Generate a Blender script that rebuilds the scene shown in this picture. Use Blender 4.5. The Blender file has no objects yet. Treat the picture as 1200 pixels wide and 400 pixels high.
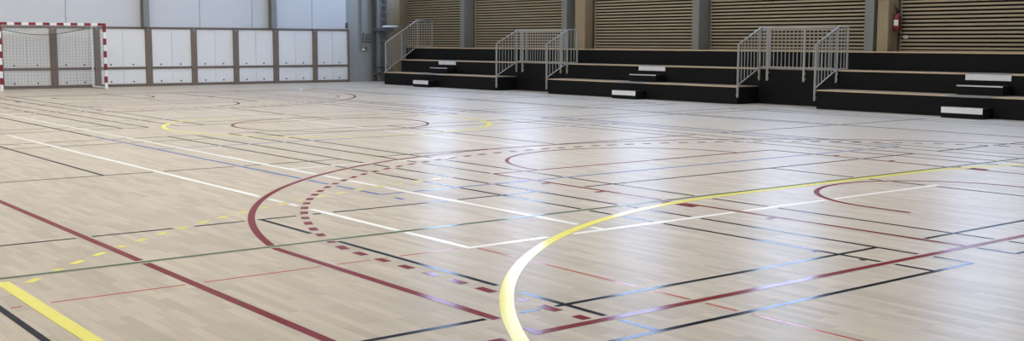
import bpy, bmesh, math, random
from mathutils import Vector, Matrix
random.seed(4)
sc = bpy.context.scene
COL = sc.collection

# ------------------------------------------------------------------ materials
def new_mat(name):
    m = bpy.data.materials.new(name); m.use_nodes = True
    return m, m.node_tree, m.node_tree.nodes['Principled BSDF']

def srgb(r, g, b):
    f = lambda c: (c / 255 / 12.92) if c / 255 <= .04045 else ((c / 255 + .055) / 1.055) ** 2.4
    return (f(r), f(g), f(b), 1)

def plain(name, col, rough=.5, metal=0.0, noise=.06, scale=6.0, spec=.5, coat=0.0):
    """solid colour with a faint procedural mottling"""
    m, nt, b = new_mat(name)
    b.inputs['Roughness'].default_value = rough
    b.inputs['Metallic'].default_value = metal
    b.inputs['Specular IOR Level'].default_value = spec
    b.inputs['Coat Weight'].default_value = coat
    b.inputs['Coat Roughness'].default_value = .12
    tc = nt.nodes.new('ShaderNodeTexCoord'); no = nt.nodes.new('ShaderNodeTexNoise')
    no.inputs['Scale'].default_value = scale; no.inputs['Detail'].default_value = 4
    nt.links.new(tc.outputs['Object'], no.inputs['Vector'])
    mx = nt.nodes.new('ShaderNodeMix'); mx.data_type = 'RGBA'
    lo = tuple(c * (1 - noise) for c in col[:3]) + (1,); hi = tuple(min(1, c * (1 + noise)) for c in col[:3]) + (1,)
    mx.inputs[6].default_value = lo; mx.inputs[7].default_value = hi
    nt.links.new(no.outputs['Fac'], mx.inputs[0]); nt.links.new(mx.outputs[2], b.inputs['Base Color'])
    return m

def timber(name, dark, light, axis='Y', rough=.55):
    m, nt, b = new_mat(name); b.inputs['Roughness'].default_value = rough
    tc = nt.nodes.new('ShaderNodeTexCoord'); mp = nt.nodes.new('ShaderNodeMapping')
    s = {'Y': (22, 1.2, 22), 'Z': (22, 22, 1.2), 'X': (1.2, 22, 22)}[axis]
    mp.inputs['Scale'].default_value = s
    no = nt.nodes.new('ShaderNodeTexNoise'); no.inputs['Scale'].default_value = 1.0; no.inputs['Detail'].default_value = 5
    mx = nt.nodes.new('ShaderNodeMix'); mx.data_type = 'RGBA'; mx.inputs[6].default_value = dark; mx.inputs[7].default_value = light
    nt.links.new(tc.outputs['Object'], mp.inputs['Vector']); nt.links.new(mp.outputs[0], no.inputs['Vector'])
    nt.links.new(no.outputs['Fac'], mx.inputs[0]); nt.links.new(mx.outputs[2], b.inputs['Base Color'])
    return m

def parquet():
    m, nt, b = new_mat('parquet')
    N = nt.nodes.new; L = nt.links.new
    tc = N('ShaderNodeTexCoord'); sep = N('ShaderNodeSeparateXYZ'); L(tc.outputs['Object'], sep.inputs[0])
    cmb = N('ShaderNodeCombineXYZ'); L(sep.outputs['Y'], cmb.inputs['X']); L(sep.outputs['X'], cmb.inputs['Y'])
    def brick(w, h, c1, c2, mort, off):
        br = N('ShaderNodeTexBrick'); br.inputs['Scale'].default_value = 1
        br.inputs['Brick Width'].default_value = w; br.inputs['Row Height'].default_value = h
        br.inputs['Color1'].default_value = c1; br.inputs['Color2'].default_value = c2
        br.inputs['Mortar'].default_value = mort; br.inputs['Mortar Size'].default_value = .0012
        br.inputs['Mortar Smooth'].default_value = .3; br.inputs['Bias'].default_value = 0
        br.offset = off; br.offset_frequency = 3; br.squash = 1
        L(cmb.outputs[0], br.inputs['Vector']); return br
    b1 = brick(.47, .066, (.385, .330, .256, 1), (.475, .410, .324, 1), (.36, .30, .22, 1), .37)
    b2 = brick(1.41, .198, (.93, .93, .925, 1), (1, 1, 1, 1), (.96, .96, .955, 1), .29)
    mul = N('ShaderNodeMix'); mul.data_type = 'RGBA'; mul.blend_type = 'MULTIPLY'; mul.inputs[0].default_value = .75
    L(b1.outputs['Color'], mul.inputs[6]); L(b2.outputs['Color'], mul.inputs[7])
    # grain along the boards
    mp = N('ShaderNodeMapping'); mp.inputs['Scale'].default_value = (60, 3, 1); L(tc.outputs['Object'], mp.inputs['Vector'])
    no = N('ShaderNodeTexNoise'); no.inputs['Scale'].default_value = 1; no.inputs['Detail'].default_value = 4
    L(mp.outputs[0], no.inputs['Vector'])
    rp = N('ShaderNodeMapRange'); rp.inputs['To Min'].default_value = .86; rp.inputs['To Max'].default_value = 1.12
    L(no.outputs['Fac'], rp.inputs['Value'])
    # broad unevenness of the varnished maple
    n2 = N('ShaderNodeTexNoise'); n2.inputs['Scale'].default_value = .7; n2.inputs['Detail'].default_value = 3; L(tc.outputs['Object'], n2.inputs['Vector'])
    r2 = N('ShaderNodeMapRange'); r2.inputs['To Min'].default_value = .93; r2.inputs['To Max'].default_value = 1.06; L(n2.outputs['Fac'], r2.inputs['Value'])
    mm = N('ShaderNodeMath'); mm.operation = 'MULTIPLY'; L(rp.outputs[0], mm.inputs[0]); L(r2.outputs[0], mm.inputs[1])
    m2 = N('ShaderNodeVectorMath'); m2.operation = 'SCALE'; L(mul.outputs[2], m2.inputs[0]); L(mm.outputs[0], m2.inputs['Scale'])
    L(m2.outputs[0], b.inputs['Base Color'])
    return m

FLOOR_ROUGH, FLOOR_FILM = .31, .26
PAINT_ROUGH, PAINT_FILM = .15, .33
def sheen(m, rough, fac):
    """swap the principled shader for diffuse paint under a thin glossy film"""
    nt = m.node_tree; b = nt.nodes['Principled BSDF']; src = b.inputs['Base Color'].links[0].from_socket
    d = nt.nodes.new('ShaderNodeBsdfDiffuse'); g = nt.nodes.new('ShaderNodeBsdfGlossy'); x = nt.nodes.new('ShaderNodeMixShader')
    g.inputs['Roughness'].default_value = rough; g.inputs['Color'].default_value = (1, 1, 1, 1); fr = nt.nodes.new('ShaderNodeFresnel'); fr.inputs['IOR'].default_value = 1.45
    mu = nt.nodes.new('ShaderNodeMath'); mu.operation = 'MULTIPLY'; mu.inputs[1].default_value = fac
    nt.links.new(fr.outputs[0], mu.inputs[0]); nt.links.new(mu.outputs[0], x.inputs[0])
    nt.links.new(src, d.inputs['Color']); nt.links.new(d.outputs[0], x.inputs[1]); nt.links.new(g.outputs[0], x.inputs[2])
    nt.links.new(x.outputs[0], nt.nodes['Material Output'].inputs['Surface']); nt.nodes.remove(b)
    return m
def paint(name, rgb): return sheen(plain(name, srgb(*rgb), PAINT_ROUGH, noise=.05, scale=3), PAINT_ROUGH, PAINT_FILM)

M = {}
M['parquet'] = sheen(parquet(), FLOOR_ROUGH, FLOOR_FILM)
M['p_red'] = paint('red_court_paint', (116, 44, 46))
M['p_black'] = paint('black_court_paint', (20, 21, 22))
M['p_yellow'] = paint('yellow_court_paint', (222, 213, 112))
M['p_white'] = paint('white_court_paint', (232, 232, 228))
M['p_blue'] = paint('blue_court_paint', (96, 116, 168))
M['p_green'] = paint('green_court_paint', (84, 104, 78))
M['p_orange'] = paint('orange_court_paint', (168, 78, 62))
M['black_panel'] = plain('black_laminate', (.0045, .0045, .005, 1), .6, noise=.15, spec=.15)
M['edge_wood'] = timber('birch_ply_edge', srgb(176, 150, 118), srgb(214, 192, 160), 'Y')
M['deck_wood'] = timber('birch_ply_deck', srgb(128, 110, 88), srgb(158, 139, 114), 'Y')
M['nosing'] = plain('aluminium_nosing', srgb(150, 152, 154), .4, .6)
M['step_white'] = plain('pale_grey_riser', srgb(222, 222, 226), .45)
M['rail_metal'] = plain('galvanised_steel', srgb(158, 157, 150), .55, .1, noise=.08, scale=30)
M['slat'] = timber('larch_slat', srgb(150, 136, 110), srgb(182, 168, 140), 'Y', .7)
M['slat_back'] = plain('black_felt', (.012, .011, .010, 1), .9)
M['timber_post'] = timber('glulam', srgb(138, 122, 94), srgb(164, 147, 116), 'Z', .6)
M['grey_steel'] = plain('grey_painted_steel', srgb(124, 125, 120), .5, .0)
M['cladding'] = plain('white_steel_cladding', (.57, .58, .59, 1), .45, noise=.015, scale=.6)
M['grey_wall'] = plain('grey_render', srgb(150, 151, 147), .85, noise=.03, scale=1.5)
M['dark_wall'] = plain('anthracite_wall', srgb(120, 120, 120), .85, noise=.03, scale=1.5)
M['ceiling'] = plain('pale_ceiling', srgb(200, 200, 198), .85, noise=.03, scale=1.5)
M['board_white'] = plain('white_laminate', (.73, .718, .685, 1), .45, noise=.012, scale=1.0)
M['board_frame'] = plain('taupe_frame', srgb(112, 96, 82), .55, noise=.06, scale=12)
M['bolt'] = plain('dark_bolt', (.03, .03, .03, 1), .4, .5)
M['goal_red'] = plain('goal_red', srgb(130, 20, 30), .5)
M['goal_white'] = plain('goal_white', srgb(232, 232, 230), .4)
M['net'] = plain('net_cord', srgb(150, 150, 148), .8)
M['rope'] = plain('dark_rope', srgb(70, 70, 70), .8)
M['ext_red'] = plain('extinguisher_red', srgb(112, 18, 27), .45)
M['black_rubber'] = plain('black_rubber', (.015, .015, .015, 1), .5)
M['label_white'] = plain('label_white', srgb(220, 216, 205), .6)
M['box_grey'] = plain('box_grey', srgb(124, 126, 126), .5)
M['dark_grey'] = plain('dark_grey', srgb(84, 86, 88), .5)
M['pale_metal'] = plain('pale_metal', srgb(205, 208, 210), .4, .2)
M['frame_grey'] = plain('window_frame_grey', srgb(120, 124, 128), .45)

def daylight_or_fill(name, col, strength):
    m, nt, b = new_mat(name)
    b.inputs['Base Color'].default_value = (.8, .85, .9, 1)
    b.inputs['Emission Color'].default_value = col
    b.inputs['Emission Strength'].default_value = strength
    return m
WIN_SIDE, FILL_GLOW = 11.5, 8.0
M['pane'] = daylight_or_fill('daylit_glazing', (.45, .63, 1, 1), WIN_SIDE)
M['fill_pane'] = daylight_or_fill('added_fill_panel', (1, .965, .905, 1), FILL_GLOW)  # glow of the added ceiling panels, fills the hall with light

# ------------------------------------------------------------------ mesh building
class MB:
    def __init__(s): s.v = []; s.f = []; s.mi = []
    def box(s, a, b, mi=0):
        x0, x1 = sorted((a[0], b[0])); y0, y1 = sorted((a[1], b[1])); z0, z1 = sorted((a[2], b[2])); n = len(s.v)
        s.v += [(x0, y0, z0), (x1, y0, z0), (x1, y1, z0), (x0, y1, z0), (x0, y0, z1), (x1, y0, z1), (x1, y1, z1), (x0, y1, z1)]
        for q in ((3, 2, 1, 0), (4, 5, 6, 7), (0, 1, 5, 4), (1, 2, 6, 5), (2, 3, 7, 6), (3, 0, 4, 7)):
            s.f.append(tuple(n + i for i in q)); s.mi.append(mi)
        return s
    def tube(s, pts, r, n=8, mi=0, cap=True, radii=None):
        pts = [Vector(p) for p in pts]; base = len(s.v); up0 = None
        for i, p in enumerate(pts):
            d = ((pts[i + 1] if i + 1 < len(pts) else p) - (pts[i - 1] if i else p)).normalized()
            if up0 is None:
                up0 = Vector((0, 0, 1)) if abs(d.z) < .9 else Vector((1, 0, 0))
            a = d.cross(up0).normalized(); b = a.cross(d).normalized(); up0 = b
            rr = radii[i] if radii else r
            for k in range(n):
                t = 2 * math.pi * (k + .5) / n
                s.v.append(tuple(p + a * rr * math.cos(t) + b * rr * math.sin(t)))
        for i in range(len(pts) - 1):
            for k in range(n):
                s.f.append((base + i * n + k, base + i * n + (k + 1) % n, base + (i + 1) * n + (k + 1) % n, base + (i + 1) * n + k)); s.mi.append(mi)
        if cap:
            s.f.append(tuple(base + k for k in reversed(range(n)))); s.mi.append(mi)
            e = base + (len(pts) - 1) * n
            s.f.append(tuple(e + k for k in range(n))); s.mi.append(mi)
        return s
    def lathe(s, c, prof, n=20, mi=0):
        base = len(s.v)
        for r, z in prof:
            for k in range(n):
                t = 2 * math.pi * k / n; s.v.append((c[0] + r * math.cos(t), c[1] + r * math.sin(t), c[2] + z))
        for i in range(len(prof) - 1):
            for k in range(n):
                s.f.append((base + i * n + k, base + i * n + (k + 1) % n, base + (i + 1) * n + (k + 1) % n, base + (i + 1) * n + k)); s.mi.append(mi)
        s.f.append(tuple(base + k for k in reversed(range(n)))); s.mi.append(mi)
        e = base + (len(prof) - 1) * n; s.f.append(tuple(e + k for k in range(n))); s.mi.append(mi)
        return s
    def build(s, name, mats, parent=None, origin=None, bevel=0, smooth=False):
        if not isinstance(mats, (list, tuple)): mats = [mats]
        o_ = Vector(origin) if origin else Vector((0, 0, 0))
        me = bpy.data.meshes.new(name)
        me.from_pydata([tuple(Vector(v) - o_) for v in s.v], [], s.f)
        for m in mats: me.materials.append(m)
        for p, k in zip(me.polygons, s.mi): p.material_index = k; p.use_smooth = smooth
        me.update()
        ob = bpy.data.objects.new(name, me); COL.objects.link(ob)
        ob.location = o_
        if parent is not None:
            ob.parent = parent
            ob.location = o_ - world_loc(parent)
        if bevel:
            md = ob.modifiers.new('bevel', 'BEVEL'); md.width = bevel; md.segments = 2; md.limit_method = 'ANGLE'
        return ob

def world_loc(o):
    p = Vector(o.location)
    while o.parent is not None:
        o = o.parent; p = p + Vector(o.location)
    return p

def empty(name, loc):
    o = bpy.data.objects.new(name, None); o.empty_display_size = .1; COL.objects.link(o); o.location = loc
    return o

def tag(o, label=None, cat=None, group=None, kind=None):
    if label: o['label'] = label
    if cat: o['category'] = cat
    if group: o['group'] = group
    if kind: o['kind'] = kind
    return o

def thing(name, loc, label, cat, group=None):
    return tag(empty(name, loc), label, cat, group)

def copy_thing(o, loc, label):
    c = o.copy(); COL.objects.link(c); c.location = loc; c['label'] = label
    for ch in list(o.children):
        d = ch.copy(); COL.objects.link(d); d.parent = c
        for g in list(ch.children):
            e = g.copy(); COL.objects.link(e); e.parent = d
    return c

# ------------------------------------------------------------------ the hall
XL, XR = -3.0, 24.6          # side walls
YN, YF = -4.0, 38.1          # wall behind the camera, far wall
ZC = 10.4
XC, YC = 10.25, 18.57        # centre of the playing field

fl = MB()
fl.v += [(XL, YN, 0), (XR, YN, 0), (XR, YF, 0), (XL, YF, 0), (XL, YN, -.15), (XR, YN, -.15), (XR, YF, -.15), (XL, YF, -.15)]
fl.f += [(0, 1, 2, 3), (7, 6, 5, 4), (0, 4, 5, 1), (1, 5, 6, 2), (2, 6, 7, 3), (3, 7, 4, 0)]; fl.mi += [0] * 6
floor = fl.build('floor', M['parquet']); tag(floor, 'pale maple parquet sports floor with painted court lines', 'floor', kind='structure')

MB().box((XL - .2, YF, -.15), (XR + .2, YF + .2, ZC)).build('wall_back', M['grey_wall'])
MB().box((XL - .2, YN - .2, -.15), (XL, YF, ZC)).build('wall_left', M['grey_wall'])
MB().box((XL, YN - .2, -.15), (XR + .2, YN, ZC)).build('wall_front', M['dark_wall'])
for n, t in (('wall_back', 'pale grey far end wall behind the goal'), ('wall_left', 'pale grey long wall left of the courts'), ('wall_front', 'grey end wall facing the goal wall')):
    tag(bpy.data.objects[n], t, 'wall', kind='structure')

# right-hand long wall with tall windows above the slats, one in the middle of every bay
PIL = [33.65, 28.0, 22.3, 16.6, 10.9, 5.2, -.5]        # grey pillars
BAYC = [36.05] + [(PIL[i] + PIL[i + 1]) / 2 for i in range(len(PIL) - 1)]
W0, W1, WZ0, WZ1 = 1.05, 1.05, 3.64, 9.6
wr = MB(); T = .25
wr.box((XR, YN, -.15), (XR + T, YF, WZ0)); wr.box((XR, YN, WZ1), (XR + T, YF, ZC))
edges = [YN] + [e for c in sorted(BAYC) for e in (c - W0, c + W1)] + [YF]
for i in range(0, len(edges), 2): wr.box((XR, edges[i], WZ0), (XR + T, edges[i + 1], WZ1))
tag(wr.build('wall_right', M['grey_wall']), 'long wall behind the black bleachers with tall windows', 'wall', kind='structure')
for i, c in enumerate(BAYC):
    fr = MB()
    for a, b in (((c - W0, WZ0), (c - W0 + .06, WZ1)), ((c + W1 - .06, WZ0), (c + W1, WZ1)), ((c - .03, WZ0), (c + .03, WZ1)),
                 ((c - W0, WZ0), (c + W1, WZ0 + .06)), ((c - W0, WZ1 - .06), (c + W1, WZ1)), ((c - W0, 6.6), (c + W1, 6.66))):
        fr.box((XR + .06, a[0], a[1]), (XR + .12, b[0], b[1]))
    f = fr.build('window_%d' % (i + 1), M['frame_grey'], origin=(XR + .09, c, WZ0)); tag(f, 'tall grey framed window high above the bleachers', 'window', 'windows above the bleachers', 'structure')
    MB().box((XR + .13, c - W0, WZ0), (XR + .15, c + W1, WZ1)).build('pane', M['pane'], f)

# ceiling with long glowing panels, added to light the floor evenly
FILL_STRIPS = [(-0.6, 1.0), (5.6, 7.2), (11.8, 13.4)]
ce = MB(); xs = [XL] + [e for s_ in FILL_STRIPS for e in s_] + [XR]
for i in range(0, len(xs), 2): ce.box((xs[i], YN, ZC), (xs[i + 1], YF, ZC + .2))
for a, b in FILL_STRIPS:
    ce.box((a, YN, ZC), (b, 1, ZC + .2)); ce.box((a, 36, ZC), (b, YF, ZC + .2))
tag(ce.build('ceiling', M['ceiling']), 'pale flat ceiling with long added fill-light panels', 'ceiling', kind='structure')
for i, (a, b) in enumerate(FILL_STRIPS):
    fr = MB(); fr.box((a, 1, ZC + .05), (a + .06, 36, ZC + .12)); fr.box((b - .06, 1, ZC + .05), (b, 36, ZC + .12))
    for k in range(1, 15): fr.box((a, 1 + k * 35 / 15 - .03, ZC + .05), (b, 1 + k * 35 / 15 + .03, ZC + .12))
    f = fr.build('window_%d' % (i + 11), M['frame_grey'], origin=((a + b) / 2, 18.5, ZC)); tag(f, 'long fill-light panel added in the ceiling running the length of the hall', 'window', 'added fill-light panels', 'structure')  # no real window: added fill-light panel
    MB().box((a, 1, ZC + .13), (b, 36, ZC + .15)).build('pane', M['fill_pane'], f)

# ------------------------------------------------------------------ court markings (painted on the floor: children of it)
CURVES = []     # (priority, halfwidth, list of points, closed?) used to break lower lines where a higher one crosses
LINES = []
def mark(pts, w, mat, name, label, prio, dash=None): LINES.append((pts, w, mat, name, label, prio, dash))
def seg(a, b): return [a, b]
def arc(cx, cy, r, a0, a1, n=160): return [(cx + r * math.cos(math.radians(a0 + (a1 - a0) * i / n)), cy + r * math.sin(math.radians(a0 + (a1 - a0) * i / n))) for i in range(n + 1)]
def mirror(pts): return [(x, 2 * YC - y) for x, y in pts]

# basketball, red
BX0, BX1, BY0, BY1 = 2.72, 17.75, 4.46, 32.6
for x, t in ((BX0, 'left'), (BX1, 'right')): mark(seg((x, BY0), (x, BY1)), .06, 'p_red', 'basketball_sideline', 'red basketball sideline on the %s of the court' % t, 5)
mark(seg((BX0, BY0 ), (BX1, BY0)), .06, 'p_red', 'basketball_baseline', 'red basketball baseline crossing the near floor', 5)
mark(seg((BX0, BY1), (BX1, BY1)), .06, 'p_red', 'basketball_baseline', 'red basketball baseline near the goal', 5)
def three(r, hx, cy, y0):
    a = math.degrees(math.acos(hx / r))
    return [(XC - hx, y0)] + list(reversed(arc(XC, cy, r, a, 180 - a))) + [(XC + hx, y0)]
p3 = three(6.73, 6.58, 6.08, BY0); p3d = three(6.28, 6.19, 6.08, BY0)
mark(p3, .06, 'p_red', 'three_point_line', 'solid red three-point line in the foreground', 5)
mark(p3d, .068, 'p_red', 'three_point_line', 'dashed red line just inside the solid near three-point line', 4.9, (.17, .30))
mark(mirror(p3), .06, 'p_red', 'three_point_line', 'solid red three-point line at the goal end', 5)
mark(mirror(p3d), .06, 'p_red', 'three_point_line', 'dashed red line inside the three-point line at the goal end', 4.9, (.155, .30))
for s_, t in ((0, 'near'), (1, 'far')):
    mm = mirror if s_ else (lambda p: p)
    for x in (XC - 2.45, XC + 2.45):
        mark(mm(seg((x, BY0), (x, 10.33))), .05, 'p_red', 'key_line', None, 5)
        for y0, y1 in ((6.22, 6.27), (7.12, 7.52), (8.4, 8.46), (9.25, 9.31)):
            sx = -1 if x < XC else 1
            mark(mm(seg((x + sx * .09, y0), (x + sx * .09, y1))), .11, 'p_red', 'key_block', None, 5)
    mark(mm(seg((XC - 2.45, 10.33), (XC + 2.45, 10.33))), .05, 'p_red', 'free_throw_line', None, 5)
    mark(mm(arc(XC, 10.33, 1.78, 0, 180)), .05, 'p_red', 'free_throw_circle', None, 5)
    mark(mm([(XC - 1.28, 5.70)] + list(reversed(arc(XC, 6.08, 1.28, 0, 180))) + [(XC + 1.28, 5.70)]), .055, 'p_red', 'no_charge_arc', None, 5)
mark(arc(XC, 18.53, 1.78, 0, 360), .05, 'p_red', 'centre_circle', 'dark red centre circle inside the yellow circle', 5)
# handball and futsal, yellow
GX0, GX1, GY0, GY1 = 8.75, 11.75, 1.5, 35.55
area = [(GX0 - 6, GY0)] + list(reversed(arc(GX0, GY0, 6, 90, 180))) + list(reversed(arc(GX1, GY0, 6, 0, 90))) + [(GX1 + 6, GY0)]
a9 = math.degrees(math.acos((GX0 - 1.78) / 9))
nine = list(reversed(arc(GX0, GY0, 9, 100, 180 - a9)))
mark(area, .085, 'p_yellow', 'goal_area_line', 'wide yellow goal area arc sweeping through the foreground', 7)
mark([(x, GY0 + GY1 - y) for x, y in area], .055, 'p_white', 'goal_area_line', 'pale goal area arc in front of the goal', 7)  # yellow line; its whitening by glare is put into the colour
mark(nine, .056, 'p_yellow', 'free_throw_arc', 'dashed yellow nine-metre arc', 4.5, (.15, .298, .10))
mark([(x, GY0 + GY1 - y) for x, y in nine], .06, 'p_yellow', 'free_throw_arc', 'dashed yellow nine-metre arc at the goal end', 5.5, (.15, .298, .10))
mark(arc(XC, 18.57, 2.95, 0, 360), .08, 'p_yellow', 'centre_circle', 'yellow centre circle', 7)
mark(seg((1.78, YN + .3), (1.78, 7.46)), .085, 'p_yellow', 'handball_sideline', 'wide yellow line cutting the bottom left corner', 7)
# green line right across
mark(seg((-2.2, 7.58), (20.4, 7.58)), .05, 'p_green', 'cross_court_line', 'thin green line running right across the floor', 6)
# tennis, white
for x, t, y1 in ((6.165, 'left singles', 30.4), (4.815, 'left doubles', 19.4)):
    mark(seg((x, 6.67), (x, y1)), .057, 'p_white', 'tennis_sideline', 'white %s tennis sideline' % t, 4)
mark(seg((4.79, 6.67), (11.0, 6.67)), .057, 'p_white', 'tennis_baseline', 'white tennis baseline meeting the long white lines', 4)
mark(seg((XC, 12.2), (XC, 24.95)), .057, 'p_white', 'tennis_centre_line', None, 4)
for y, xe in ((12.2, 8.6), (24.95, XC)): mark(seg((6.165, y), (xe, y)), .057, 'p_white', 'tennis_service_line', None, 4)
# volleyball, blue
mark(seg((5.83, 9.58), (5.83, 18.2)), .05, 'p_blue', 'volleyball_sideline', None, 3)
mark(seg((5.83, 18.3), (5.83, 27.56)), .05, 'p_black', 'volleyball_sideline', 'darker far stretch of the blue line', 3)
mark(seg((14.72, 9.58), (14.72, 27.56)), .05, 'p_blue', 'volleyball_sideline', None, 3)
for y in (9.58, 27.56): mark(seg((5.83, y), (14.72, y)), .05, 'p_blue', 'volleyball_end_line', None, 3)
for y in (15.55, 21.6): mark(seg((5.83, y), (14.72, y)), .05, 'p_blue', 'volleyball_attack_line', None, 3)
for k in range(2): mark(seg((5.83, 9.30 - .6 * k), (5.83, 9.15 - .6 * k)), .05, 'p_blue', 'volleyball_tick', None, 3) if k == 0 else None
# badminton, black: three courts side by side at either end
for bx, nm in ((1.13, 'left'), (7.80, 'middle'), (14.47, 'right')):
    for y0, t in ((4.10, 'near'), (19.65, 'far')):
        y1 = y0 + 13.45; ym = (y0 + y1) / 2
        for dx in (0, .46, 5.64, 6.10): mark(seg((bx + dx, y0), (bx + dx, y1)), .042, 'p_black', 'badminton_sideline', None, 2)
        for dy in (0, .76, 4.72, 8.73, 12.69, 13.45): mark(seg((bx, y0 + dy), (bx + 6.1, y0 + dy)), .042, 'p_black', 'badminton_cross_line', None, 2)
        for a, b in ((y0, y0 + 4.72), (y0 + 8.73, y1)): mark(seg((bx + 3.06, a), (bx + 3.06, b)), .042, 'p_black', 'badminton_centre_line', None, 2)
for y in (4.63, 5.04): mark(seg((6.70, y), (6.74, y)), .05, 'p_black', 'badminton_tick', None, 2)
# practice box, thin orange
mark(seg((1.62, 6.70), (4.74, 6.70)), .022, 'p_orange', 'practice_line', 'thin orange line parallel to the green one', 1)
mark(seg((4.86, 1.2), (4.86, 6.62)), .022, 'p_orange', 'practice_line', 'thin orange line running away from the white corner', 1)

def resample(pts, step):
    out = []
    for i in range(len(pts) - 1):
        a, b = Vector(pts[i]), Vector(pts[i + 1]); n = max(1, int((b - a).length / step))
        out += [a.lerp(b, k / n) for k in range(n)]
    out.append(Vector(pts[-1])); return out

from collections import defaultdict
GRID = defaultdict(list)
CELL = .5
for li, (pts, w, mat, name, label, prio, dash) in enumerate(LINES):
    for q in resample(pts, .03): GRID[(int(q.x // CELL), int(q.y // CELL))].append((q.x, q.y, w / 2, prio, li))
def blocked(q, prio, hw):
    cx, cy = int(q.x // CELL), int(q.y // CELL)
    for i in (cx - 1, cx, cx + 1):
        for j in (cy - 1, cy, cy + 1):
            for x, y, h, p, li in GRID.get((i, j), ()):
                if p > prio and (x - q.x) ** 2 + (y - q.y) ** 2 < (h + .022) ** 2: return True
    return False
def strip(mb, pts, w, z):
    n = len(pts); base = len(mb.v)
    for i, p in enumerate(pts):
        d = (pts[min(i + 1, n - 1)] - pts[max(i - 1, 0)]).normalized(); nx, ny = -d.y * w / 2, d.x * w / 2
        mb.v += [(p.x + nx, p.y + ny, z), (p.x - nx, p.y - ny, z)]
    for i in range(n - 1):
        k = base + 2 * i; mb.f.append((k, k + 1, k + 3, k + 2)); mb.mi.append(0)
for li, (pts, w, mat, name, label, prio, dash) in enumerate(LINES):
    rs = resample(pts, .02); mb = MB(); run = []; dist = 0; prev = rs[0]
    z = .0004 + .0002 * prio + .000012 * (li % 16)
    straight = len(pts) == 2
    def flush():
        global run
        if len(run) >= 2 and sum((run[i + 1] - run[i]).length for i in range(len(run) - 1)) > .012: strip(mb, [run[0], run[-1]] if straight else run[:-1:3] + [run[-1]], w, z)
        run = []
    for q in rs:
        dist += (q - prev).length; prev = q
        on = (dash is None or ((dist + (dash[2] if len(dash) > 2 else 0)) % dash[1]) < dash[0]) and not blocked(q, prio, w / 2)
        if on: run.append(q)
        else: flush()
    flush()
    if mb.f:
        for i, f in enumerate(mb.f):                      # make every face look up
            a, b, c = (Vector(mb.v[f[k]]) for k in range(3))
            if (b - a).cross(c - a).z < 0: mb.f[i] = tuple(reversed(f))
        o = mb.build(name, M[mat], floor)
        if label: o['label'] = label

# ------------------------------------------------------------------ far wall: cladding, columns, framed boards
BYW = YF - .10                      # front face of the boards
xs = [(-2.98, 3.9), (3.92, 9.0), (9.02, 11.4), (11.42, 13.86), (14.09, 15.93), (15.95, 17.9), (17.92, 18.54), (18.76, 20.3), (20.32, 21.74)]
cl = MB()
for a, b in xs: cl.box((a, YF - .05, 2.0), (b, YF - .001, ZC - .02))
tag(cl.build('cladding_panel', M['cladding'], bpy.data.objects['wall_back']), 'bluish white cladding above the framed boards')
WHICH = ['with its edge dark, the one nearer the goal', 'the one nearer the bleachers']
for i, x in enumerate((13.975, 18.65)):
    c = MB()
    c.box((x - .1, YF - .30, 2.0), (x + .1, YF - .275, ZC - .02)); c.box((x - .1, YF - .06, 2.0), (x + .1, YF - .035, ZC - .02)); c.box((x - .015, YF - .275, 2.0), (x + .015, YF - .06, ZC - .02))
    o = c.build('steel_column', M['grey_steel'], origin=(x, YF - .17, 2.0))
    tag(o, 'grey steel column rising above the boards, %s' % ('nearer the goal' if i == 0 else 'nearer the corner'), 'column', 'steel columns on the goal wall')

PX = [5.95, 7.7, 9.33, 10.97, 12.36, 14.08, 15.68, 17.23, 18.78, 20.37]   # centres of the taupe uprights
PXE = 21.76
PW = [.2, .2, .2, .23, .2, .22, .2, .2, .21, .19]
ORD = ['second upright left of the goal', 'first upright left of the goal', 'behind the left goalpost', 'behind the middle of the goal net', 'just behind the right goalpost',
       'first one right of the goal', 'second one right of the goal', 'third one right of the goal', 'fourth one right of the goal', 'fifth one right of the goal, last wide one']
for x, w, t in zip(PX, PW, ORD):
    p = MB().box((x - w / 2, BYW - .05, 0), (x + w / 2, YF - .002, 1.99)).build('board_post', M['board_frame'], origin=(x, BYW, 0), bevel=.006)
    tag(p, 'taupe upright between white boards, ' + t, 'post', 'taupe uprights of the boards')
    MB().tube([(x, BYW - .056, 1.9), (x, BYW - .049, 1.9)], .035, 10).build('bolt_head', M['nosing'], p)
BL = ['outside the goal on the far left', 'just left of the goal', 'behind the left half of the goal', 'behind the right half of the goal', 'immediately right of the goal',
      'second bay right of the goal', 'third bay right of the goal', 'fourth bay right of the goal', 'fifth bay right of the goal', 'last bay, ending near the grey wall box']
for i in range(len(PX)):
    a = PX[i] + PW[i] / 2 + .002; b = (PX[i + 1] - PW[i + 1] / 2 if i + 1 < len(PX) else PXE) - .002
    t = thing('wall_board', ((a + b) / 2, BYW, 0), 'white board bay in a taupe frame, ' + BL[i], 'board', 'framed white boards on the goal wall')
    mid = (a + b) / 2
    up = MB(); up.box((a, BYW, .665), (mid - .004, YF - .052, 1.925)); up.box((mid + .004, BYW, .665), (b, YF - .052, 1.925)); up.build('upper_panel', M['board_white'], t)
    lo = MB(); lo.box((a, BYW, .095), (mid - .004, YF - .052, .585)); lo.box((mid + .004, BYW, .095), (b, YF - .052, .585)); lo.build('lower_panel', M['board_white'], t)
    for nm, z0, z1 in (('bottom_rail', 0, .09), ('middle_rail', .59, .66), ('top_rail', 1.93, 1.985)):
        MB().box((a, BYW - .03, z0), (b, YF - .052, z1)).build(nm, M['board_frame'], t, bevel=.004)
    for z in (.17, .74):
        for fx in (.22, .72): MB().tube([(a + fx * (b - a), BYW - .012, z), (a + fx * (b - a), BYW + .001, z)], .028, 8).build('bolt', M['bolt'], t)
    if i + 1 == len(PX): MB().box((b, BYW - .05, 0), (b + .06, YF - .002, 1.985)).build('end_stile', M['board_frame'], t)

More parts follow.
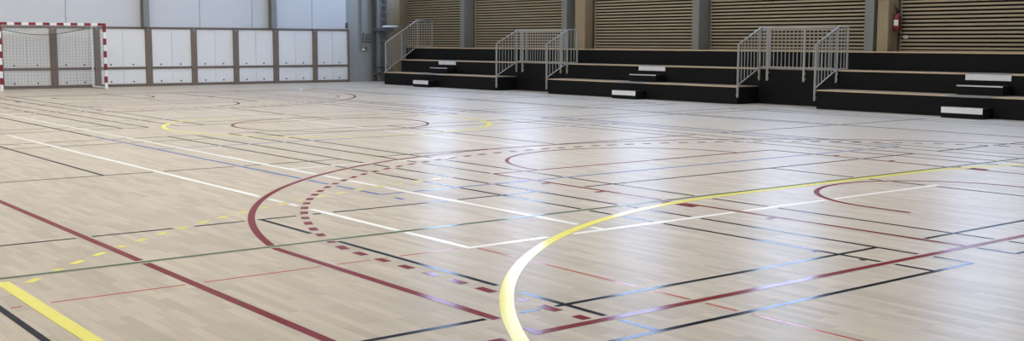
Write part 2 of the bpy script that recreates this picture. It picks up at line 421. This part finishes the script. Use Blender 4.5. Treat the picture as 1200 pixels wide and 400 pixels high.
# switch, conduit, wall box and the folded lattice post in the corner
t = thing('switch_box', (21.77, YF, 2.13), 'small dark switch box above the end of the boards', 'switch')
MB().box((21.71, YF - .06, 2.03), (21.83, YF - .002, 2.24)).build('housing', M['dark_grey'], t, bevel=.008)
MB().box((21.735, YF - .07, 2.07), (21.80, YF - .06, 2.12)).build('button', M['goal_red'], t)
t = thing('conduit_pipe', (22.41, YF, 1.2), 'grey conduit running down the wall to a black spout', 'pipe')
MB().tube([(22.41, YF - .05, 4.5), (22.41, YF - .05, 1.24)], .032, 10).build('pipe', M['box_grey'], t)
MB().tube([(22.40, YF - .05, 1.23), (22.50, YF - .05, 1.215), (22.555, YF - .06, 1.23)], .045, 10).build('outlet_arm', M['pale_metal'], t)
MB().tube([(22.555, YF - .06, 1.21), (22.60, YF - .07, 1.31)], .045, 10).build('spout', M['black_rubber'], t)
for z in (1.9, 3.0): MB().box((22.365, YF - .06, z), (22.455, YF - .002, z + .03)).build('clip', M['dark_grey'], t)
t = thing('wall_box', (22.70, YF, 1.7), 'grey wall box with a dark inset beside the conduit', 'box')
MB().box((22.48, YF - .09, 1.53), (22.93, YF - .002, 1.86)).build('housing', M['box_grey'], t, bevel=.012)
MB().box((22.56, YF - .1, 1.60), (22.80, YF - .09, 1.79)).build('inset_panel', M['dark_grey'], t)
MB().box((22.62, YF - .106, 1.66), (22.75, YF - .1, 1.75)).build('display', M['box_grey'], t)
t = thing('lattice_post', (23.25, YF, 0), 'grey steel lattice post with rungs in the corner beside the bleachers', 'post')
for x in (23.03, 23.46): MB().box((x - .055, YF - .30, .02), (x + .055, YF - .22, 6.5)).build('upright', M['grey_steel'], t)
MB().box((22.84, YF - .16, .02), (22.97, YF - .08, 6.5)).build('guide_rail', M['dark_grey'], t)
MB().box((22.97, YF - .12, .02), (23.52, YF - .1, 6.5)).build('back_plate', M['box_grey'], t)
for k in range(23): MB().box((23.085, YF - .28, .2 + k * .27), (23.405, YF - .24, .235 + k * .27)).build('rung', M['grey_steel'], t)
MB().box((22.80, YF - .42, 1.93), (23.62, YF - .30, 2.04)).build('bracket', M['dark_grey'], t)
MB().box((22.76, YF - .42, .28), (23.3, YF - .30, .36)).build('lower_bracket', M['dark_grey'], t)
MB().tube([(23.15, YF - .40, 2.10), (23.80, YF - .40, 2.10)], .05, 10).build('pulley_bar', M['pale_metal'], t)
MB().box((22.97, YF - .30, .5), (23.5, YF - .22, .56)).build('cross_bar', M['dark_grey'], t)

# ------------------------------------------------------------------ handball goal
gx0, gx1, gy, gd = 8.97, 12.19, 36.55, 1.32
g = thing('handball_goal', ((gx0 + gx1) / 2, gy, 0), 'red and white striped handball goal with net by the far wall', 'goal')
def striped(axis, fixed, a, b, flip):
    """alternating 20 cm bands, each band its own short box of the bar"""
    mb = MB(); k = 0; s_ = .08; pos = a
    while pos < b - 1e-6:
        e = min(pos + .2, b)
        if b - e < .1: e = b
        mi = (k + flip) % 2
        if axis == 'Z': mb.box((fixed[0], fixed[1], pos), (fixed[0] + s_, fixed[1] + s_, e), mi)
        else: mb.box((pos, fixed[0], fixed[1]), (e, fixed[0] + s_, fixed[1] + s_), mi)
        pos = e; k += 1
    return mb
for x in (gx0, gx1 - .08): striped('Z', (x, gy), 0, 2.0, 0).build('goalpost', [M['goal_white'], M['goal_red']], g)
cb = MB(); n = 15; s0, s1 = gx0 + .26, gx1 - .26
cb.box((gx0, gy, 2.0), (s0, gy + .08, 2.08), 1); cb.box((s1, gy, 2.0), (gx1, gy + .08, 2.08), 1)
n = 13
for k in range(n): cb.box((s0 + (s1 - s0) * k / n, gy, 2.0), (s0 + (s1 - s0) * (k + 1) / n, gy + .08, 2.08), k % 2)
cb.build('crossbar', [M['goal_white'], M['goal_red']], g)
gb = gy + gd
for x in (gx0 + .04, gx1 - .04):
    MB().tube([(x, gy + .08, .04), (x, gb, .04)], .03, 10).build('ground_bar', M['goal_white'], g)
    MB().tube([(x, gb, .01), (x, gb, 1.97), (x, gy + .08, 2.03)], .028, 10).build('rear_frame', M['goal_white'], g)
nt = MB(); sp = .1; r_ = .004
x0, x1 = gx0 + .04, gx1 - .04
def cord(p): nt.tube(p, r_, 4, cap=False)
nx = int((x1 - x0) / sp); nz = int(1.95 / sp)
for i in range(nx + 1):
    x = x0 + (x1 - x0) * i / nx
    cord([(x, gy + .08, 2.02), (x, gy + .55, 1.96 - .10 * math.sin(math.pi * i / nx)), (x, gb - .02, 1.90 - .18 * math.sin(math.pi * i / nx)), (x, gb + .03, 1.0), (x, gb, .03)])
for j in range(nz + 1):
    z = .03 + j * sp
    pts = [(x0 + (x1 - x0) * i / 10, gb + .03 * math.sin(math.pi * min(1, z / 1.9)), z - (.18 * (z / 1.9) ** 3) * math.sin(math.pi * i / 10)) for i in range(11)]
    cord(pts)
    for x in (x0, x1): cord([(x, gy + .09, z), (x, gb, z)])
for k in range(1, 9):
    f = k / 9
    for x in (x0, x1): cord([(x, gy + .08 + f * (gd - .08), .03), (x, gy + .08 + f * (gd - .08), 2.0 - .08 * f)])
    cord([(x0 + (x1 - x0) * i / 10, gy + .08 + f * (gd - .1), 2.02 - .12 * f - .16 * f * math.sin(math.pi * i / 10)) for i in range(11)])
nt.build('net', M['net'], g)
MB().tube([(x0 + (x1 - x0) * i / 16, gb - .015, 1.98 - .27 * math.sin(math.pi * i / 16)) for i in range(17)], .011, 6).build('net_rope', M['rope'], g)

# ------------------------------------------------------------------ right wall: pillars, timber posts, slats
PZ = 3.62
PLAB = ['leftmost grey pillar, above the first bleacher', 'grey pillar behind the left stair gap', 'grey pillar above the middle bleacher', 'grey pillar left of the fire extinguisher',
        'grey pillar at the far side of the slats behind the extinguisher', 'grey pillar far down the bleacher wall', 'grey pillar nearest the end wall']
for i, y in enumerate(PIL[:5]):
    p = MB().box((24.0, y - .13, 0), (24.44, y + .13, ZC - .02)).build('wall_pillar', M['grey_steel'], origin=(24.2, y, 0), bevel=.01)
    tag(p, PLAB[i], 'pillar', 'grey pillars behind the bleachers')
POSTS = [(27.10, 27.58, 24.10, 'tan timber post beside the grey pillar at the left stair gap'), (15.86, 16.38, 24.02, 'tan timber post carrying the fire extinguisher')]
for y0, y1, x, lb in POSTS:
    p = MB().box((x, (y0 if y0 > 20 else 16.08), 0), (24.44, y1, PZ)).build('timber_post', M['timber_post'], origin=(24.2, (y0 + y1) / 2, 0), bevel=.006)
    tag(p, lb, 'post')
p = MB().box((23.56, YF - .14, 0), (24.10, YF - .002, PZ)).build('corner_timber', M['timber_post'], origin=(23.8, YF - .1, 0), bevel=.006)
tag(p, 'tan timber board in the hall corner left of the first slats', 'timber')
bays = [(33.79, YF - .02), (28.14, 33.51), (22.44, 27.05), (16.74, 22.16), (11.04, 16.04), (5.34, 10.76)]
SL = ['in the corner behind the left railing', 'between the first two grey pillars', 'behind the middle bleacher, left bay', 'left of the pillar by the extinguisher', 'behind the fire extinguisher', 'next bay after the one behind the extinguisher']
for (a, b), lb in zip(bays, SL):
    t = thing('slat_panel', (24.45, (a + b) / 2, 1.3), 'horizontal tan wood slats on the wall, ' + lb, 'wall panel', 'slatted wood wall panels')
    MB().box((24.53, a, 0), (24.598, b, PZ)).build('backing', M['slat_back'], t)
    s = MB(); z = 1.37
    while z < PZ - .06:
        s.box((24.45, a, z), (24.528, b, z + .047)); z += .0925
    s.build('slats', M['slat'], t)
    MB().box((24.44, a, 0), (24.529, b, 1.315)).build('plinth', M['black_panel'], t)
    MB().box((24.44, a, 1.315), (24.528, b, 1.338)).build('base_strip', M['edge_wood'], t)
    if lb.startswith('in the corner'):
        r = MB(); z = 1.37
        while z < PZ - .06: r.box((24.105, YF - .08, z), (24.445, YF - .01, z + .05)); z += .0925
        r.build('return_slats', M['slat'], t)

t = thing('fire_extinguisher', (24.2, 15.97, 1.80), 'red fire extinguisher hanging on the timber post', 'fire extinguisher')
ec = (24.22, 15.965, 1.80)
MB().lathe(ec, [(.06, 0), (.083, .012), (.086, .05), (.086, .33), (.075, .375), (.045, .405), (.03, .42)], 20).build('body', M['ext_red'], t, smooth=True)
MB().lathe((ec[0], ec[1], ec[2] + .42), [(.03, 0), (.034, .02), (.034, .05), (.02, .06)], 12).build('valve', M['black_rubber'], t)
h = MB(); h.box((ec[0] - .10, ec[1] - .015, ec[2] + .475), (ec[0] + .04, ec[1] + .015, ec[2] + .492)); h.box((ec[0] - .10, ec[1] - .013, ec[2] + .52), (ec[0] + .02, ec[1] + .013, ec[2] + .535)); h.build('handle', M['black_rubber'], t)
MB().tube([(ec[0], ec[1] - .02, ec[2] + .45), (ec[0] - .05, ec[1] + .03, ec[2] + .57), (ec[0] - .09, ec[1] + .055, ec[2] + .63)], .012, 8).build('hose', M['black_rubber'], t)
lab = MB(); nseg = 8
for k in range(nseg):
    a0, a1 = math.radians(150 + 80 * k / nseg), math.radians(150 + 80 * (k + 1) / nseg); R_ = .0875; b_ = len(lab.v)
    for a in (a0, a1):
        for z in (.13, .27): lab.v.append((ec[0] + R_ * math.cos(a), ec[1] + R_ * math.sin(a), ec[2] + z))
    lab.f.append((b_, b_ + 2, b_ + 3, b_ + 1)); lab.mi.append(0)
lab.build('sticker', M['label_white'], t)
MB().box((ec[0] - .02, ec[1] + .08, ec[2] + .1), (ec[0] + .02, ec[1] + .1155, ec[2] + .3)).build('bracket', M['dark_grey'], t)
t = thing('wall_fixture', (24.0, 16.27, 2.62), 'small dark box high on the timber post above the extinguisher', 'fixture')
MB().box((23.94, 16.19, 2.555), (24.018, 16.33, 2.75)).build('housing', M['dark_grey'], t, bevel=.01)
MB().box((23.935, 16.22, 2.60), (23.94, 16.30, 2.65)).build('lens', M['goal_red'], t)
t = thing('socket_box', (24.42, 15.8, 1.65), 'small pale socket on the wood slats near the extinguisher', 'socket')
MB().box((24.405, 15.80, 1.625), (24.449, 15.91, 1.70)).build('housing', M['label_white'], t, bevel=.006)
MB().box((24.40, 15.84, 1.645), (24.405, 15.87, 1.68)).build('flap', M['box_grey'], t)

# ------------------------------------------------------------------ bleachers
X1, X2, X3, XB = 21.65, 22.45, 23.25, 23.985
H1, H2, H3 = .44, .88, 1.315
def tier(parent, name, x0, x1, y0, y1, z0, z1, gaps=()):
    """one step of the stand: black riser, ply deck, pale ply edge (left out where an aisle has its metal nosing)"""
    tr = MB().box((x0, y0, z0), (x1, y1, z1 - .02)).build('tier', M['black_panel'], parent)
    MB().box((x0 - .008, y0, z1 - .02), (x1, y1, z1)).build('deck', M['deck_wood'], tr)
    ys = [y0] + [e for g_ in sorted(gaps) for e in g_] + [y1]
    e = MB()
    for i in range(0, len(ys), 2): e.box((x0 - .014, ys[i], z1 - .026), (x0 - .0085, ys[i + 1], z1 + .002))
    e.build('edge_strip', M['edge_wood'], tr)
    return tr
SECT = [(28.50, 35.18, 31.79, 'leftmost bleacher section beside the hall corner'), (18.68, 25.96, 21.88, 'middle bleacher section between the two railed gaps'), (9.0, 16.30, 12.03, 'right bleacher section below the fire extinguisher')]
for y0, y1, ya, lb in SECT:
    y0g, y1g = y0, y1
    b = thing('bleacher_section', ((X1 + XB) / 2, (y0 + y1) / 2, 0), 'black three-step ' + lb, 'bleacher', 'black bleacher sections')
    e3 = y1 + (.37 if y1 > 30 else 0); e2 = y1 + (.1 if y1 > 30 else 0)
    tier(b, 'tier', X1, X2 - .001, y0, y1, 0, H1, [(ya, ya + 1.0)])
    tier(b, 'tier', X2, X3 - .001, y0, e2, 0, H2, [(ya + .05, ya + 1.06)])
    tier(b, 'tier', X3, XB, y0, e3, 0, H3)
    MB().box((X1 - .022, ya, H1 - .03), (X1 + .12, ya + 1.0, H1 + .006)).build('nosing', M['nosing'], b)
    MB().box((X2 - .022, ya + .05, H2 - .14), (X2 - .001, ya + 1.06, H2 - .012)).build('white_riser_board', M['step_white'], b)
    MB().box((X2 - .03, ya + .05, H2 - .012), (X2 + .12, ya + 1.06, H2 + .006)).build('nosing', M['nosing'], b)
# aisle steps: a floor step and a half step on the first tier, three of each
AL = ['left', 'middle', 'right']
def floor_step(ya):
    t = empty('aisle_step', (21.45, ya + .43, 0))
    MB().box((21.25, ya - .03, 0), (X1 - .016, ya + .87, .20)).build('box', M['black_panel'], t)
    MB().box((21.24, ya - .03, .10), (21.2495, ya + .87, .222)).build('white_riser_board', M['step_white'], t)
    MB().box((21.2495, ya - .03, .20), (X1 - .016, ya + .87, .222)).build('tread', M['black_panel'], t)
    return t
def half_step(ya):
    t = empty('half_step', (22.25, ya + .5, H1))
    MB().box((22.05, ya + .01, H1 + .0065), (X2 - .024, ya + 1.02, H1 + .19)).build('box', M['black_panel'], t)
    MB().box((22.035, ya + .01, H1 + .19), (X2 - .024, ya + 1.02, H1 + .2)).build('tread', M['black_panel'], t)
    MB().box((22.03, ya + .01, H1 + .178), (22.05, ya + 1.02, H1 + .205)).build('nosing', M['pale_metal'], t)
    return t
fs = hs = None
for (y0, y1, ya, lb), w in zip(SECT, AL):
    l1 = 'low black floor step with a white riser in front of the %s bleacher' % w
    l2 = 'black half step with a thin metal nosing on the %s bleacher' % w
    if fs is None:
        fs = floor_step(ya); tag(fs, l1, 'step', 'floor steps of the bleachers'); hs = half_step(ya); tag(hs, l2, 'step', 'half steps of the bleachers'); ya0 = ya
    else:
        copy_thing(fs, fs.location + Vector((0, ya - ya0, 0)), l1); copy_thing(hs, hs.location + Vector((0, ya - ya0, 0)), l2)
# decks across the gaps (the lowest step is missing there)
for y0, y1, w in ((25.962, 28.498, 'left'), (16.302, 18.678, 'right')):
    b = thing('gap_deck', ((X2 + XB) / 2, (y0 + y1) / 2, 0), 'black recessed deck behind the railing of the %s gap' % w, 'bleacher', 'recessed decks between bleachers')
    tr = MB().box((X2, y0, 0), (X3 - .001, y1, H2 - .02)).build('tier', M['black_panel'], b)
    MB().box((X2, y0, H2 - .02), (X3 - .001, y1, H2)).build('deck', M['deck_wood'], tr)
    tier(b, 'tier', X3, XB, y0, y1, 0, H3)

# ------------------------------------------------------------------ guard rails
def side_guard(y, lb, foot, side):
    """sloping guard along a bleacher end, with a level tail on the second step; side = +1/-1 where the stand is"""
    t = thing('guard_rail', (X1, y, 0), lb, 'railing', 'side railings of the stair gaps')
    R_ = .019
    a, b, c = (X1 - .03, y, 1.48), (X2, y, 1.89), (X2 + .36, y, 1.88)
    MB().tube([a, b, c], .021, 10).build('handrail', M['rail_metal'], t, smooth=True)
    MB().tube([(X1 - .03, y, H1 + .03), (X2, y, H2 + .03), (X2 + .36, y, H2 + .03)], .015, 8).build('bottom_rail', M['rail_metal'], t)
    for x, z0, z1 in ((X1 - .03, foot, 1.48), (X2 - .03, .58, 1.875), (X2 + .36, H2 + .002, 1.88)):
        p = MB().box((x - .024, y - .014, z0), (x + .024, y + .014, z1)).build('post', M['rail_metal'], t)
        if x < X2 + .1:
            for z in (z0 + .05, z0 + .19): MB().box((x - .018, y + side * .014, z), (x + .018, y + side * .032, z + .05)).build('clamp', M['rail_metal'], p)
    n = 6
    for k in range(1, n + 1):
        f = k / (n + 1); x = a[0] + f * (b[0] - a[0])
        MB().tube([(x, y, H1 + .03 + f * (H2 - H1)), (x, y, 1.48 + f * .41)], .010, 6).build('baluster', M['rail_metal'], t)
    for k in (1, 2): MB().tube([(X2 + .12 * k, y, H2 + .03), (X2 + .12 * k, y, 1.885)], .010, 6).build('baluster', M['rail_metal'], t)
def back_guard(y0, y1, posts, lb):
    x = X2 - .03
    t = thing('gap_railing', (x, (y0 + y1) / 2, H2), lb, 'railing', 'level railings across the stair gaps')
    MB().tube([(x, y0, 1.87), (x, y1, 1.87)], .021, 10).build('handrail', M['rail_metal'], t, smooth=True)
    MB().tube([(x, y0, .915), (x, y1, .915)], .016, 8).build('bottom_rail', M['rail_metal'], t)
    for y in posts:
        p = MB().box((x - .018, y - .024, .58), (x + .014, y + .024, 1.87)).build('post', M['rail_metal'], t)
        for z in (.62, .76): MB().box((x - .016, y - .024, z), (x + .028, y - .044, z + .04)).build('clamp', M['rail_metal'], p)
    n = int((y1 - y0) / .118)
    for k in range(1, n):
        y = y0 + (y1 - y0) * k / n
        if min(abs(y - q) for q in posts) > .04: MB().tube([(x, y, .915), (x, y, 1.87)], .010, 6).build('baluster', M['rail_metal'], t)
side_guard(28.46, 'sloping grey side railing on the left of the left stair gap', .10, 1)
side_guard(26.00, 'sloping grey side railing on the right of the left stair gap', .12, -1)
back_guard(26.08, 28.36, (28.16, 26.30), 'level grey railing across the left stair gap')
side_guard(18.64, 'sloping grey side railing on the left of the right stair gap', .17, 1)
side_guard(16.34, 'sloping grey side railing on the right of the right stair gap', .18, -1)
back_guard(16.42, 18.56, (18.39, 17.28), 'level grey railing across the right stair gap')
# long guard at the corner end of the first bleacher
y = 35.13
t = thing('end_railing', (X1, y, H1), 'long sloping railing at the corner end of the left bleacher', 'railing')
a, b, c = (X1 + .03, y, 1.49), (X3, y + .35, 2.31), (X3 + .68, y + .35, 2.29)
MB().tube([a, b, c], .021, 10).build('handrail', M['rail_metal'], t, smooth=True)
MB().tube([(a[0], y, H1 + .03), (X3, y + .35, H3 + .03), (c[0], y + .35, H3 + .03)], .015, 8).build('bottom_rail', M['rail_metal'], t)
for x, yy, z0, z1 in ((a[0], y, H1 + .002, 1.49), (X2 + .02, y + .178, H2 + .002, 1.90), (X3 + .03, y + .35, H3 + .002, 2.31), (c[0], y + .35, H3 + .002, 2.29)):
    MB().box((x - .024, yy - .014, z0), (x + .024, yy + .014, z1)).build('post', M['rail_metal'], t)
for k in range(1, 14):
    f = k / 14
    if k == 7: continue
    x = a[0] + f * (X3 - a[0]); yy = y + .35 * f
    MB().tube([(x, yy, H1 + .03 + f * (H3 - H1)), (x, yy, 1.49 + f * .82)], .010, 6).build('baluster', M['rail_metal'], t)
for k in range(1, 6): MB().tube([(X3 + .113 * k, y + .35, H3 + .03), (X3 + .113 * k, y + .35, 2.30)], .010, 6).build('baluster', M['rail_metal'], t)

# ------------------------------------------------------------------ camera, world, view
cam = bpy.data.cameras.new('camera'); co = bpy.data.objects.new('camera', cam); COL.objects.link(co)
cam.sensor_fit = 'HORIZONTAL'; cam.sensor_width = 36; cam.lens = 39.887; cam.clip_start = .05; cam.clip_end = 200
Rm = Matrix([[0.7880111687773942, 0.06697391757385869, -0.6120072648644745], [-0.6156556937307379, 0.08982740561966032, -0.7828787287802401], [0.0025425693715049637, 0.9937029392954672, 0.11201787257638883]])
co.matrix_world = Matrix.Translation((0, 0, 1.5)) @ Rm.to_4x4()
sc.camera = co
w = bpy.data.worlds.new('world'); sc.world = w; w.use_nodes = True
w.node_tree.nodes['Background'].inputs[0].default_value = (.6, .72, .9, 1); w.node_tree.nodes['Background'].inputs[1].default_value = .5
vs = sc.view_settings
sc.display_settings.display_device = 'sRGB'
vs.view_transform = 'Standard'; vs.look = 'None'; vs.gamma = 1; vs.use_curve_mapping = False
vs.exposure = .12
